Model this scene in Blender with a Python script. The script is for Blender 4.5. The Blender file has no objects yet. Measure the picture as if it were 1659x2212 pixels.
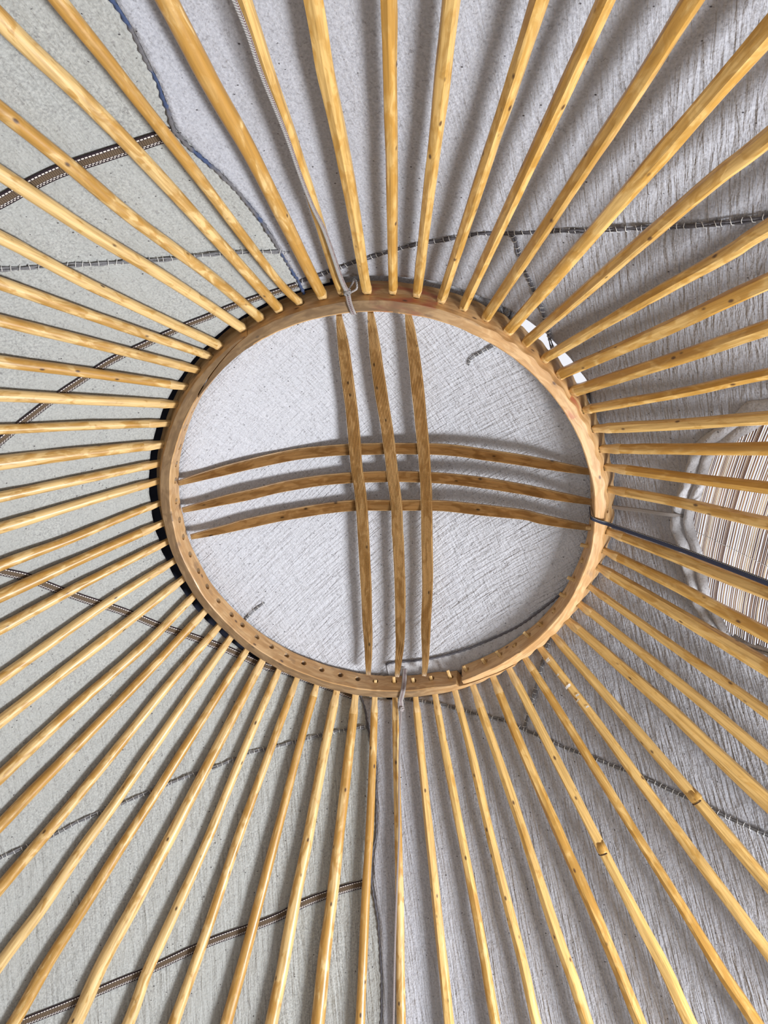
import bpy, bmesh, math, random
from mathutils import Vector, Matrix, noise
random.seed(7)

# ------------------------------------------------------------------ measured data
CAM = {"C":[0.2447420575621983,-1.2190367349564144,1.3000052644432474],"R":[[0.9951091021855428,-0.04544932254127072,0.08770538083847827],[0.0,-0.8878684404128044,-0.46009741633586065],[0.09878195557632462,0.4578471268878662,-0.8835259665980639]],"f":1661.2153990285394}
POLES = [[1,[[0.7474,-86.62],[1.1728,-86.21],[1.3988,-86.19]],0.0122,0.0134],[2,[[0.75,-81.32],[1.1834,-81.64],[1.4084,-81.63]],0.0129,0.0152],[3,[[0.7478,-75.81],[1.2089,-75.77],[1.4329,-75.78]],0.0136,0.0148],[4,[[0.747,-70.63],[1.2659,-71.47],[1.4588,-71.68]],0.0129,0.0141],[5,[[0.7448,-65.15],[1.3226,-66.5],[1.4986,-66.94]],0.0143,0.0158],[6,[[0.7409,-59.23],[1.355,-61.77],[1.5104,-62.01]],0.0151,0.0183],[7,[[0.7414,-54.46],[1.2717,-56.75],[1.411,-56.54]],0.0138,0.0153],[8,[[0.7427,-48.8],[1.0144,-49.8],[1.2461,-49.9],[1.3231,-50.39]],0.0139,0.0161],[9,[[0.7471,-43.67],[1.0379,-44.54],[1.2681,-45.57]],0.0154,0.0171],[10,[[0.7512,-38.59],[1.0513,-39.83],[1.223,-40.69]],0.0169,0.0175],[11,[[0.756,-33.17],[1.0092,-33.96],[1.182,-35.03]],0.0127,0.0136],[12,[[0.7607,-27.96],[0.9791,-28.35],[1.1496,-28.93]],0.0136,0.0153],[13,[[0.7605,-22.48],[0.9608,-23.64],[1.1327,-24.39]],0.0144,0.0164],[14,[[0.7571,-17.5],[0.9462,-17.98],[1.119,-18.47]],0.0132,0.0157],[15,[[0.753,-11.51],[0.9396,-12.86],[1.1145,-12.69]],0.0134,0.0167],[17,[[0.757,0.05],[0.9471,-1.28],[1.1287,-1.91]],0.0137,0.0212],[18,[[0.7539,5.58],[0.9535,4.19],[1.1515,4.4]],0.0124,0.0202],[19,[[0.7504,10.57],[0.9825,9.36],[1.1746,8.87]],0.0141,0.0217],[20,[[0.7459,16.86],[1.0093,15.64],[1.2155,14.83]],0.0111,0.0166],[21,[[0.7409,22.77],[1.0534,20.36],[1.2634,20.17]],0.0137,0.018],[22,[[0.7436,28.72],[1.0523,25.39],[1.3169,24.96]],0.0155,0.0248],[23,[[0.7434,34.63],[0.9809,33.18],[1.2249,32.34],[1.4221,32.27]],0.0132,0.018],[24,[[0.7436,39.95],[0.9659,38.42],[1.1918,38.01],[1.517,37.39]],0.0134,0.0179],[25,[[0.7443,45.33],[1.0039,44.06],[1.2241,43.63],[1.3832,43.33],[1.5106,43.29],[1.6113,42.74]],0.0127,0.0172],[26,[[0.748,50.86],[0.9684,50.23],[1.2173,49.72],[1.3591,49.51],[1.4761,49.1],[1.5724,49.54]],0.0136,0.0166],[27,[[0.7537,56.13],[0.9414,56.07],[1.1443,55.37],[1.3374,54.66],[1.4429,54.61],[1.5485,54.72]],0.0137,0.0171],[28,[[0.7575,62.5],[0.9208,61.71],[1.0907,61.22],[1.3226,61.17],[1.4424,60.75],[1.5265,60.82]],0.0138,0.0183],[29,[[0.7598,67.92],[0.9056,67.18],[1.0963,67.37],[1.2627,67.08],[1.3924,66.77],[1.5107,66.96]],0.0131,0.0164],[30,[[0.7554,73.8],[0.8935,73.44],[1.1007,72.54],[1.3066,72.02],[1.5021,72.11]],0.0132,0.0159],[31,[[0.7543,79.48],[0.8872,79.09],[1.0785,78.58],[1.2717,78.19],[1.4976,77.97]],0.0123,0.0154],[32,[[0.756,85.44],[0.8853,85.0],[1.1039,84.41],[1.2712,84.17],[1.4988,84.16]],0.0124,0.0155],[33,[[0.757,91.29],[0.8877,90.49],[1.0878,89.88],[1.2199,89.89],[1.3469,89.64],[1.5046,89.41]],0.0133,0.0164],[34,[[0.7559,96.85],[0.8944,96.13],[1.0959,95.62],[1.2474,95.23],[1.3744,95.24],[1.5151,94.77]],0.016,0.0227],[35,[[0.7546,102.34],[0.9061,102.01],[1.1281,101.16],[1.2807,101.05],[1.4244,100.64],[1.5319,100.62]],0.016,0.0218],[36,[[0.7498,108.4],[0.9228,107.88],[1.1188,106.96],[1.2807,106.5],[1.409,106.18],[1.5531,106.11]],0.0133,0.0194],[37,[[0.7502,114.38],[0.9453,113.83],[1.1936,113.25],[1.3936,112.34],[1.5824,112.12]],0.0133,0.0185],[38,[[0.7482,120.18],[0.9703,119.1],[1.2169,117.64],[1.4057,117.8],[1.5063,117.88],[1.6117,117.08]],0.0133,0.019],[39,[[0.748,125.65],[1.0005,124.37],[1.2053,123.68],[1.3934,123.4],[1.5268,123.46],[1.649,122.45]],0.0158,0.0232],[40,[[0.743,131.08],[1.0389,129.96],[1.1846,129.61],[1.3129,129.56],[1.4428,129.15],[1.5611,129.07],[1.6967,128.34]],0.0131,0.0197],[41,[[0.7486,137.0],[1.0796,134.97],[1.224,134.2],[1.3495,134.16],[1.4893,133.41],[1.6121,133.68]],0.0139,0.019],[42,[[0.7451,141.69],[0.9526,141.03],[1.1276,140.02],[1.2186,139.67],[1.3517,139.38],[1.4963,139.41]],0.0138,0.0185],[43,[[0.7446,147.7],[0.9546,146.09],[1.187,145.38],[1.3113,145.26],[1.4045,145.0]],0.0137,0.0185],[44,[[0.7436,153.35],[0.9278,150.79],[1.129,150.89],[1.3372,149.99]],0.0136,0.02],[45,[[0.7485,158.98],[1.0048,157.45],[1.2663,156.45]],0.0134,0.02],[46,[[0.7525,164.8],[0.971,164.13],[1.2187,161.92]],0.0124,0.0184],[47,[[0.7484,170.74],[0.9746,170.27],[1.1699,169.22]],0.0123,0.0174],[48,[[0.7511,176.27],[0.9566,175.26],[1.1441,174.42]],0.013,0.0201],[49,[[0.7492,-177.79],[0.8646,-178.84],[0.9823,-180.14],[1.1255,-180.51]],0.0112,0.0163],[50,[[0.7509,-171.35],[0.9348,-172.92],[1.1106,-174.22]],0.0126,0.0174],[51,[[0.7496,-166.25],[0.9339,-167.78],[1.1047,-168.84]],0.0132,0.0164],[52,[[0.7489,-160.88],[0.939,-161.91],[1.1054,-162.87]],0.0146,0.022],[53,[[0.7535,-154.77],[0.9509,-156.09],[1.1133,-157.15]],0.0121,0.0143],[54,[[0.7546,-149.17],[0.9683,-150.67],[1.1283,-151.46]],0.0134,0.0176],[55,[[0.7571,-143.75],[0.9927,-145.18],[1.149,-146.16]],0.0125,0.0158],[56,[[0.7584,-138.34],[1.0259,-139.52],[1.1811,-140.18]],0.0131,0.0157],[57,[[0.7618,-133.62],[1.0248,-134.85],[1.2155,-135.19]],0.0122,0.0156],[58,[[0.7502,-129.9],[1.063,-130.52],[1.2019,-129.94],[1.2625,-129.7]],0.0136,0.0153],[59,[[0.7445,-122.72],[0.9885,-122.85],[1.173,-123.7],[1.3294,-123.47]],0.0142,0.0165],[60,[[0.7442,-117.9],[0.9264,-117.59],[1.1306,-118.77],[1.2778,-118.48],[1.3957,-118.45]],0.0141,0.0162],[61,[[0.7428,-112.96],[0.8819,-112.62],[1.1641,-112.03],[1.3493,-112.4],[1.4777,-113.3]],0.014,0.0171],[62,[[0.7398,-107.68],[0.8588,-109.28],[1.1688,-108.59],[1.3609,-108.59],[1.4715,-108.74]],0.0111,0.0144],[63,[[0.7435,-102.39],[0.8256,-102.47],[1.0092,-101.85],[1.1695,-101.56],[1.3006,-102.15],[1.428,-102.04]],0.0158,0.0196],[64,[[0.7509,-97.87],[0.8128,-98.05],[1.0457,-96.9],[1.1883,-96.75],[1.3032,-96.8],[1.407,-96.64]],0.0116,0.0123],[65,[[0.748,-92.17],[0.8055,-92.32],[1.0095,-91.66],[1.1735,-91.59],[1.2998,-91.85],[1.3978,-91.6]],0.0136,0.0176]]
LH = [[[-0.6939,-0.0923,3.607],[-0.6058,-0.0989,3.6779],[-0.5033,-0.1066,3.7427],[-0.3593,-0.1174,3.8238],[-0.2103,-0.1286,3.8596],[-0.0582,-0.14,3.8669],[0.0646,-0.1493,3.8591],[0.2152,-0.1606,3.834],[0.3601,-0.1715,3.7766],[0.4766,-0.1802,3.7237],[0.5316,-0.1843,3.6924],[0.6883,-0.1961,3.607]],[[-0.6919,0.0104,3.607],[-0.5838,0.0027,3.6694],[-0.4758,-0.005,3.7245],[-0.3579,-0.0134,3.7886],[-0.2103,-0.0239,3.8385],[-0.0574,-0.0347,3.8529],[0.0667,-0.0435,3.848],[0.2195,-0.0544,3.8215],[0.3666,-0.0648,3.7719],[0.4852,-0.0733,3.7196],[0.5413,-0.0772,3.6891],[0.7014,-0.0886,3.607]],[[-0.6747,0.1172,3.607],[-0.5623,0.1083,3.6642],[-0.4994,0.1033,3.6987],[-0.3291,0.0898,3.7756],[-0.1483,0.0755,3.8221],[0.0393,0.0607,3.8182],[0.1934,0.0484,3.8066],[0.3432,0.0366,3.7664],[0.4933,0.0247,3.7203],[0.55,0.0202,3.6861],[0.7078,0.0077,3.607]]]
LV = [[[-0.1161,-0.6854,3.5851],[-0.1201,-0.4975,3.7183],[-0.1155,-0.2891,3.8168],[-0.108,-0.0855,3.8463],[-0.0905,0.0337,3.8151],[-0.0782,0.161,3.7791],[-0.0703,0.2638,3.7561],[-0.0578,0.4509,3.6996],[-0.0478,0.5687,3.6497],[-0.0413,0.6763,3.5939]],[[-0.0212,-0.6977,3.5827],[-0.0202,-0.5315,3.7057],[-0.0103,-0.3612,3.7972],[0.0052,-0.2204,3.8441],[0.0232,-0.0575,3.8476],[0.0426,0.0594,3.8092],[0.0491,0.1557,3.782],[0.0536,0.1937,3.7731],[0.0655,0.3829,3.723],[0.0716,0.5325,3.6652],[0.0696,0.6193,3.6235],[0.0673,0.6757,3.5931]],[[0.0894,-0.7049,3.5734],[0.0997,-0.5704,3.6742],[0.1106,-0.4377,3.7533],[0.1214,-0.2993,3.8125],[0.1342,-0.1623,3.8431],[0.1483,-0.0081,3.8224],[0.1577,0.1457,3.7746],[0.167,0.3412,3.726],[0.1685,0.4924,3.6727],[0.1713,0.6079,3.6191],[0.1689,0.6614,3.5911]]]
C1 = [[0.0208,0.6715,3.6552],[0.0378,0.6626,3.6597],[0.1857,0.6328,3.6621],[0.3104,0.5832,3.6614],[0.4314,0.5091,3.6577],[0.5229,0.4363,3.65],[0.6327,0.3099,3.647],[0.683,0.2327,3.647],[0.7261,0.1265,3.647]]
C2 = [[0.2768,-0.4987,3.7381],[0.2815,-0.5235,3.7213],[0.3007,-0.5449,3.7008],[0.3279,-0.5674,3.6754],[0.3542,-0.5898,3.649],[0.3874,-0.6155,3.647]]
C3 = [[-0.5189,0.4951,3.647],[-0.5047,0.4748,3.647],[-0.475,0.4476,3.6658],[-0.4474,0.4299,3.683]]
TA = [[1.3229,-129.66],[1.3055,-126.94],[1.2872,-122.37],[1.2698,-117.92],[1.2551,-113.64],[1.2457,-109.24],[1.2448,-108.54]]
TB = [[1.1657,-163.33],[1.1189,-159.49],[1.0532,-153.5],[0.9919,-147.2],[0.9483,-141.85],[0.9066,-136.44],[0.8714,-130.39],[0.841,-124.05],[0.8213,-116.98],[0.8111,-111.32],[0.8075,-107.04]]
TC = [[1.1854,-178.91],[1.1392,-181.7],[1.0866,-184.74],[1.0536,-187.7],[0.9992,-193.13],[0.9312,-200.36],[0.8837,-207.68],[0.8403,-215.6],[0.8048,-224.34],[0.784,-235.04000000000002],[0.772,-242.37],[0.771,-250.13],[0.779,-260.26],[0.7843,-264.08]]
TD = [[1.7594,130.01],[1.707,127.74],[1.6424,124.43],[1.5783,121.16],[1.5154,117.42],[1.4363,112.46],[1.3673,106.57],[1.3323,103.13],[1.2919,99.63],[1.2451,93.32],[1.2293,90.26]]
S1 = [[1.2721,-135.53],[1.2372,-134.08],[1.1522,-129.85],[1.0575,-123.59],[1.0092,-119.04],[0.9624,-112.55],[0.9224,-106.49],[0.9111,-104.82]]
S2 = [[0.8166,-105.89],[0.8223,-101.91],[0.8529,-92.64],[0.8982,-84.72],[0.9343,-79.22],[0.9841,-73.24],[1.0119,-69.61],[1.0615,-64.75],[1.1352,-59.17],[1.2019,-55.47],[1.2665,-52.5],[1.345,-50.03],[1.3805,-49.14]]
S3 = [[1.0131,-69.06],[0.9996,-67.9],[0.9414,-64.33],[0.9047,-60.96],[0.872,-57.42],[0.8121,-51.22],[0.776,-45.95]]
S4 = [[0.8574,92.8],[0.8883,101.79],[0.9417,110.65],[0.992,117.33],[1.0544,122.32],[1.1299,127.78],[1.1963,131.34],[1.3084,136.48],[1.3756,138.69],[1.4676,141.81],[1.519,143.18]]
S5 = [[0.781,86.03],[0.7818,82.94],[0.7912,78.24],[0.8125,72.07],[0.8453,66.02],[0.8767,60.95],[0.9029,57.2],[0.9332,54.68],[1.0159,48.01],[1.0925,42.28],[1.1721,37.67],[1.2367,34.72],[1.3154,31.68],[1.3926,28.97],[1.4404,27.44]]
S6 = [[0.77,35.41],[0.776,36.72],[0.8258,44.19],[0.8695,48.89],[0.9324,54.65]]
F1 = [[1.4899,-105.44],[1.4552,-105.85],[1.4139,-105.89],[1.3715,-106.27],[1.3279,-106.64],[1.2864,-107.36],[1.2441,-108.11],[1.1895,-107.51],[1.132,-106.56],[1.0542,-105.9],[0.9721,-105.71],[0.8412,-106.07],[0.7854,-106.61],[0.7369,-107.21]]
F2 = [[0.7634,95.94],[0.7785,95.36],[0.8162,93.48],[0.8703,91.96],[0.903,90.71],[0.9457,89.54],[1.1058,88.55],[1.1639,89.06],[1.2205,88.94],[1.3121,87.57],[1.435,86.67],[1.5237,86.6],[1.5863,86.75]]
HO = [[1.2286,-30.1],[1.1769,-29.71],[1.138,-29.54],[1.099,-27.47],[1.0575,-25.58],[1.0063,-22.7],[0.9805,-19.07],[0.9548,-14.1],[0.9374,-9.49],[0.9316,-5.44],[0.9501,-2.46],[0.974,1.28],[0.9984,5.06],[1.0235,8.16],[1.0557,9.64],[1.0904,10.85],[1.1293,10.73],[1.1549,10.08],[1.1993,8.97],[1.2519,7.8]]
HI = [[1.2181,-27.65],[1.1627,-26.3],[1.1282,-24.88],[1.1024,-23.87],[1.0737,-21.99],[1.0388,-20.34],[1.0226,-17.63],[1.0032,-13.0],[0.9832,-8.06],[0.9955,-4.31],[1.0167,-0.99],[1.0354,2.6],[1.0458,4.35],[1.0571,5.94],[1.0721,6.78],[1.0892,7.65],[1.1304,9.98],[1.1504,9.29],[1.1943,8.09],[1.2471,6.97]]
K1 = [[-0.1777,-1.4318,2.8216],[-0.1717,-1.3941,2.8619],[-0.1644,-1.3485,2.9105],[-0.1591,-1.2844,2.9783],[-0.1426,-1.1808,3.0888],[-0.1337,-1.0926,3.1823],[-0.1233,-1.021,3.2585],[-0.1068,-0.9461,3.339],[-0.0929,-0.8126,3.4806]]
K2 = [[0.0894,0.7718,3.5266],[0.09,0.8516,3.4429],[0.0989,0.9629,3.3252],[0.1091,1.0698,3.212],[0.1124,1.1736,3.1027],[0.1188,1.3223,2.9459],[0.129,1.474,2.7857],[0.132,1.5353,2.7209]]
K3 = [[0.7423,-0.0524,3.5293],[0.7743,-0.0557,3.4982],[0.9023,-0.069,3.3742],[1.0159,-0.0793,3.2568],[1.1079,-0.087,3.1595],[1.1604,-0.0918,3.104]]
K4 = [[0.7544,-0.0698,3.6225],[0.8342,-0.1033,3.5351],[0.9018,-0.1305,3.4606],[0.9469,-0.1281,3.4575]]
K5 = [[0.9572,-0.1985,3.4125],[0.9754,-0.2016,3.393],[1.0435,-0.2221,3.3182],[1.1045,-0.2396,3.2515],[1.155,-0.2547,3.1961]]
PXK = {"n1":[-0.0845,-0.7613,3.5411],"n1b":[-0.0778,-0.7307,3.537],"n1c":[-0.0678,-0.7025,3.539],"r2a":[0.0936,0.6708,3.617],"r2b":[0.0941,0.6701,3.541],"r2c":[0.0861,0.7111,3.539],"n2":[0.0893,0.7732,3.5281],"k3a":[0.6929,-0.0646,3.541]}
ZR = 3.587                      # height of the crown ring above the floor
ALPHA = math.radians(46.518)    # slope of the roof
TAN, COS = math.tan(ALPHA), math.cos(ALPHA)
ROUT = 2.35                     # where the poles meet the top of the wall

# ------------------------------------------------------------------ camera, sky, lights
sc = bpy.context.scene
col = sc.collection
cd = bpy.data.cameras.new('camera'); cam = bpy.data.objects.new('camera', cd); col.objects.link(cam)
cd.sensor_fit = 'VERTICAL'; cd.sensor_height = 36.0; cd.lens = CAM['f'] / 2212 * 36.0
cd.clip_start = 0.02; cd.clip_end = 60
Rm = Matrix(CAM['R'])
cam.matrix_world = Matrix.Translation(CAM['C']) @ Rm.to_4x4()
sc.camera = cam
sc.view_settings.view_transform = 'Standard'; sc.view_settings.look = 'None'
sc.view_settings.gamma = 1; sc.view_settings.use_curve_mapping = False
sc.view_settings.exposure = 0.0

w = bpy.data.worlds.new('sky'); sc.world = w; w.use_nodes = True
w.node_tree.nodes['Background'].inputs[0].default_value = (0.94, 0.945, 1.0, 1)
w.node_tree.nodes['Background'].inputs[1].default_value = 0.95

def area(name, loc, target, sx, sy, power, color):
    l = bpy.data.lights.new(name, 'AREA'); l.shape = 'RECTANGLE'; l.size = sx; l.size_y = sy
    l.energy = power; l.color = color
    o = bpy.data.objects.new(name, l); col.objects.link(o); o.location = loc
    o.rotation_euler = (Vector(target) - Vector(loc)).to_track_quat('-Z', 'Y').to_euler()
    return o
daz = math.radians(13)
area('door_daylight', (2.65 * math.cos(daz), 2.65 * math.sin(daz), 0.95), (0.25, 0.1, 2.9), 0.62, 1.15, 212, (0.97, 0.98, 1.0))

# ------------------------------------------------------------------ node helpers
def mat(name):
    m = bpy.data.materials.new(name); m.use_nodes = True
    return m, m.node_tree.nodes, m.node_tree.links, m.node_tree.nodes['Principled BSDF']
def N(ns, t, **kw):
    n = ns.new(t)
    for k, v in kw.items():
        if k in n.inputs: n.inputs[k].default_value = v
        else: setattr(n, k, v)
    return n
def ramp(ns, stops):
    r = ns.new('ShaderNodeValToRGB'); e = r.color_ramp.elements
    while len(e) < len(stops): e.new(0.5)
    for el, (p, c) in zip(e, stops):
        el.position = p; el.color = (c, c, c, 1) if isinstance(c, (int, float)) else (*c, 1)
    return r
def mix(ns, ls, fac, a, b, mode='MIX'):
    m = ns.new('ShaderNodeMix'); m.data_type = 'RGBA'; m.blend_type = mode
    for sock, v in ((0, fac), (6, a), (7, b)):
        if hasattr(v, 'is_output'): ls.new(v, m.inputs[sock])
        elif isinstance(v, (int, float)): m.inputs[sock].default_value = v
        else: m.inputs[sock].default_value = (*v, 1)
    return m.outputs[2]
def math_(ns, ls, op, a, b=None):
    m = ns.new('ShaderNodeMath'); m.operation = op
    for i, v in ((0, a), (1, b)):
        if v is None: continue
        if hasattr(v, 'is_output'): ls.new(v, m.inputs[i])
        else: m.inputs[i].default_value = v
    return m.outputs[0]
def tex(ns, ls, kind, scale, mapscale=(1, 1, 1), rot=0.0, coord='Object', detail=3, **kw):
    tc = ns.new('ShaderNodeTexCoord'); mp = ns.new('ShaderNodeMapping')
    mp.inputs['Scale'].default_value = mapscale
    rt = ns.new('ShaderNodeMapping'); rt.inputs['Rotation'].default_value = (0, 0, rot)
    ls.new(tc.outputs[coord], rt.inputs[0]); ls.new(rt.outputs[0], mp.inputs[0])
    t = ns.new(kind); t.inputs['Scale'].default_value = scale
    if 'Detail' in t.inputs: t.inputs['Detail'].default_value = 0 if 'Voronoi' in kind else detail
    for k, v in kw.items():
        if k in t.inputs: t.inputs[k].default_value = v
        else: setattr(t, k, v)
    ls.new(mp.outputs[0], t.inputs['Vector'])
    return t
def bump(ns, ls, hs, bsdf):
    prev = None
    for h, st, dist in hs:
        b = ns.new('ShaderNodeBump'); b.inputs['Strength'].default_value = st; b.inputs['Distance'].default_value = dist
        ls.new(h, b.inputs['Height'])
        if prev: ls.new(prev, b.inputs['Normal'])
        prev = b.outputs[0]
    ls.new(prev, bsdf.inputs['Normal'])

# ------------------------------------------------------------------ materials
def felt_mat(name, base, dark, ridge, rot, fuzz=0.0022, cross=0.0, stain=0.5, px=95, py=11):
    m, ns, ls, b = mat(name)
    fine = tex(ns, ls, 'ShaderNodeTexNoise', 170, detail=5)
    big = tex(ns, ls, 'ShaderNodeTexNoise', 5, detail=4)
    c = mix(ns, ls, ramp_out(ns, ls, fine.outputs[0], [(0.3, 0.0), (0.72, 1.0)]), dark, base)
    c = mix(ns, ls, ramp_out(ns, ls, big.outputs[0], [(0.35, 0.0), (0.75, stain)]), c, tuple(x * .80 for x in base))
    # coarse dark hairs and burrs caught in the wool
    hair = tex(ns, ls, 'ShaderNodeTexNoise', 130, (1, 0.7, 1), detail=3, Distortion=0.8)
    fl1 = tex(ns, ls, 'ShaderNodeTexVoronoi', 34, (1, 1.5, 1), Randomness=1.0)
    hm = math_(ns, ls, 'MULTIPLY', ramp_out(ns, ls, hair.outputs[0], [(0.59, 0.0), (0.68, 1.0)]), 0.42)
    c = mix(ns, ls, hm, c, (0.16, 0.155, 0.16))
    bl = math_(ns, ls, 'MULTIPLY', ramp_out(ns, ls, fl1.outputs['Distance'], [(0.06, 1.0), (0.11, 0.0)]),
               ramp_out(ns, ls, hair.outputs[0], [(0.44, 0.0), (0.52, 1.0)]))
    c = mix(ns, ls, bl, c, (0.05, 0.045, 0.05))
    ls.new(c, b.inputs['Base Color'])
    b.inputs['Roughness'].default_value = 0.95; b.inputs['Specular IOR Level'].default_value = 0.1
    b.inputs['Sheen Weight'].default_value = 0.12; b.inputs['Sheen Roughness'].default_value = 0.5
    r1 = tex(ns, ls, 'ShaderNodeTexNoise', 1.0, (px, py, 0.0), rot, detail=3, Distortion=0.5)
    at = ns.new('ShaderNodeAttribute'); at.attribute_name = 'ridge'
    r2 = math_(ns, ls, 'MULTIPLY', r1.outputs[0], at.outputs['Fac'])
    hs = [(fine.outputs[0], 1.0, fuzz), (r2, 1.0, ridge)]
    if cross:
        r3 = tex(ns, ls, 'ShaderNodeTexNoise', 1.0, (px, py * 1.4, 0.0), rot + math.radians(80), detail=2, Distortion=0.4)
        hs.append((r3.outputs[0], 1.0, cross))
    lump = tex(ns, ls, 'ShaderNodeTexNoise', 22, detail=3)
    hs.append((lump.outputs[0], 0.6, 0.010))
    bump(ns, ls, hs, b)
    return m
def ramp_out(ns, ls, src, stops):
    r = ramp(ns, stops); ls.new(src, r.inputs[0]); return r.outputs[0]

M = {}
M['felt_left'] = felt_mat('greenish_grey_felt', (0.49, 0.505, 0.49), (0.29, 0.30, 0.295), 0.009, math.radians(14), px=70, py=9, stain=0.8)
M['felt_right'] = felt_mat('grey_ridged_felt', (0.51, 0.525, 0.575), (0.34, 0.35, 0.395), 0.0135, math.radians(19), stain=0.4)
M['felt_crown'] = felt_mat('pale_quilted_felt', (0.60, 0.615, 0.66), (0.44, 0.45, 0.49), 0.007, math.radians(-48), cross=0.004, stain=0.25, px=110, py=9)
M['felt_roll'] = felt_mat('rolled_felt', (0.58, 0.585, 0.61), (0.42, 0.42, 0.45), 0.004, 0.3)

def between(ns, ls, v, a, b_):
    return math_(ns, ls, 'MULTIPLY', math_(ns, ls, 'GREATER_THAN', v, a), math_(ns, ls, 'LESS_THAN', v, b_))
def wood_mat(name, pale, amber, dark, mottle=0.65, rough=0.42, coat=0.18, grain=0.5, var=0.6, dark_tone_col=(0.11, 0.075, 0.045), coord='Object', red=False):
    m, ns, ls, b = mat(name)
    oi = ns.new('ShaderNodeObjectInfo')
    tc = ns.new('ShaderNodeTexCoord'); ad = ns.new('ShaderNodeVectorMath'); ad.operation = 'ADD'
    rs = ns.new('ShaderNodeVectorMath'); rs.operation = 'SCALE'; rs.inputs[0].default_value = (13.0, 7.0, 5.0)
    ls.new(oi.outputs['Random'], rs.inputs['Scale']); ls.new(tc.outputs[coord], ad.inputs[0]); ls.new(rs.outputs[0], ad.inputs[1])
    def nt(scale, ms, detail=4, kind='ShaderNodeTexNoise', dist=0.0):
        mp = ns.new('ShaderNodeMapping'); mp.inputs['Scale'].default_value = ms
        ls.new(ad.outputs[0], mp.inputs[0]); t = ns.new(kind); t.inputs['Scale'].default_value = scale
        if 'Detail' in t.inputs: t.inputs['Detail'].default_value = 0 if 'Voronoi' in kind else detail
        if 'Distortion' in t.inputs: t.inputs['Distortion'].default_value = dist
        ls.new(mp.outputs[0], t.inputs['Vector']); return t
    mot = nt(44, (0.34, 1.0, 1.0), 6, dist=0.9)
    broad = nt(5, (0.8, 1, 1), 2)
    gr = nt(160, (0.05, 1, 1), 3)
    s = math_(ns, ls, 'ADD', mot.outputs[0], math_(ns, ls, 'MULTIPLY', math_(ns, ls, 'SUBTRACT', broad.outputs[0], 0.5), 0.5))
    s = math_(ns, ls, 'ADD', s, math_(ns, ls, 'MULTIPLY', math_(ns, ls, 'SUBTRACT', oi.outputs['Random'], 0.5), var * 0.5))
    mm = ramp_out(ns, ls, s, [(0.46, 0.0), (0.53, mottle), (0.66, 1.0)])
    c = mix(ns, ls, mm, pale, amber)
    c = mix(ns, ls, math_(ns, ls, 'MULTIPLY', ramp_out(ns, ls, gr.outputs[0], [(0.35, 1.0), (0.6, 0.0)]), grain), c, tuple(a * .62 for a in amber))
    if red:      # smears of red paint left on the rim
        sx = ns.new('ShaderNodeSeparateXYZ'); ls.new(tc.outputs['UV'], sx.inputs[0])
        rn = nt(38, (0.35, 1, 1), 3)
        rm = None
        for u0, u1 in ((-1.20, -1.00), (-.50, -.44)):
            q = between(ns, ls, sx.outputs[0], u0, u1); rm = q if rm is None else math_(ns, ls, 'ADD', rm, q)
        c = mix(ns, ls, math_(ns, ls, 'MULTIPLY', rm, ramp_out(ns, ls, rn.outputs[0], [(0.45, 0.0), (0.62, .8)])), c, (0.42, 0.10, 0.05))
        sm = nt(26, (0.5, 1, 1), 5)
        c = mix(ns, ls, ramp_out(ns, ls, sm.outputs[0], [(0.60, 0.0), (0.72, .55)]), c, (0.13, 0.09, 0.07))
    kn = nt(30, (0.5, 1.0, 1.0), kind='ShaderNodeTexVoronoi')
    kn.inputs['Randomness'].default_value = 1.0
    kc = ns.new('ShaderNodeSeparateColor'); ls.new(kn.outputs['Color'], kc.inputs[0])
    kk = math_(ns, ls, 'MULTIPLY', ramp_out(ns, ls, kn.outputs['Distance'], [(0.07, 0.9), (0.15, 0.0)]), math_(ns, ls, 'GREATER_THAN', kc.outputs[0], 0.45))
    c = mix(ns, ls, kk, c, dark)
    ga = ns.new('ShaderNodeAttribute'); ga.attribute_name = 'grime'
    c = mix(ns, ls, math_(ns, ls, 'MULTIPLY', ga.outputs['Fac'], ramp_out(ns, ls, mot.outputs[0], [(0.2, 0.7), (0.6, 1.0)])), c, dark_tone_col)
    ls.new(c, b.inputs['Base Color'])
    b.inputs['Roughness'].default_value = rough
    b.inputs['Coat Weight'].default_value = coat; b.inputs['Coat Roughness'].default_value = 0.18
    bump(ns, ls, [(mot.outputs[0], 0.5, 0.0022), (gr.outputs[0], 0.3, 0.0006)], b)
    return m
M['pole_round'] = wood_mat('varnished_peeled_pole_wood', (0.74, 0.52, 0.23), (0.48, 0.26, 0.058), (0.05, 0.02, 0.01))
M['pole_hewn'] = wood_mat('varnished_hewn_pole_wood', (0.70, 0.46, 0.165), (0.50, 0.27, 0.055), (0.07, 0.03, 0.015), mottle=0.5, coat=0.15, rough=0.42)
M['tip'] = wood_mat('pale_cut_wood', (0.72, 0.50, 0.23), (0.60, 0.37, 0.13), (0.40, 0.22, 0.07), coat=0.1, rough=0.5, var=0.1)
M['rim'] = wood_mat('crown_rim_wood', (0.66, 0.42, 0.20), (0.52, 0.29, 0.11), (0.10, 0.05, 0.03), coat=0.1, rough=0.5, grain=0.45, var=0.1, coord='UV', red=True)
M['lath'] = wood_mat('ribbed_lath_wood', (0.60, 0.38, 0.16), (0.42, 0.23, 0.075), (0.06, 0.03, 0.015), coat=0.15, rough=0.4, grain=0.4, var=0.15, dark_tone_col=(0.07, 0.03, 0.010), coord='UV')

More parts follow.
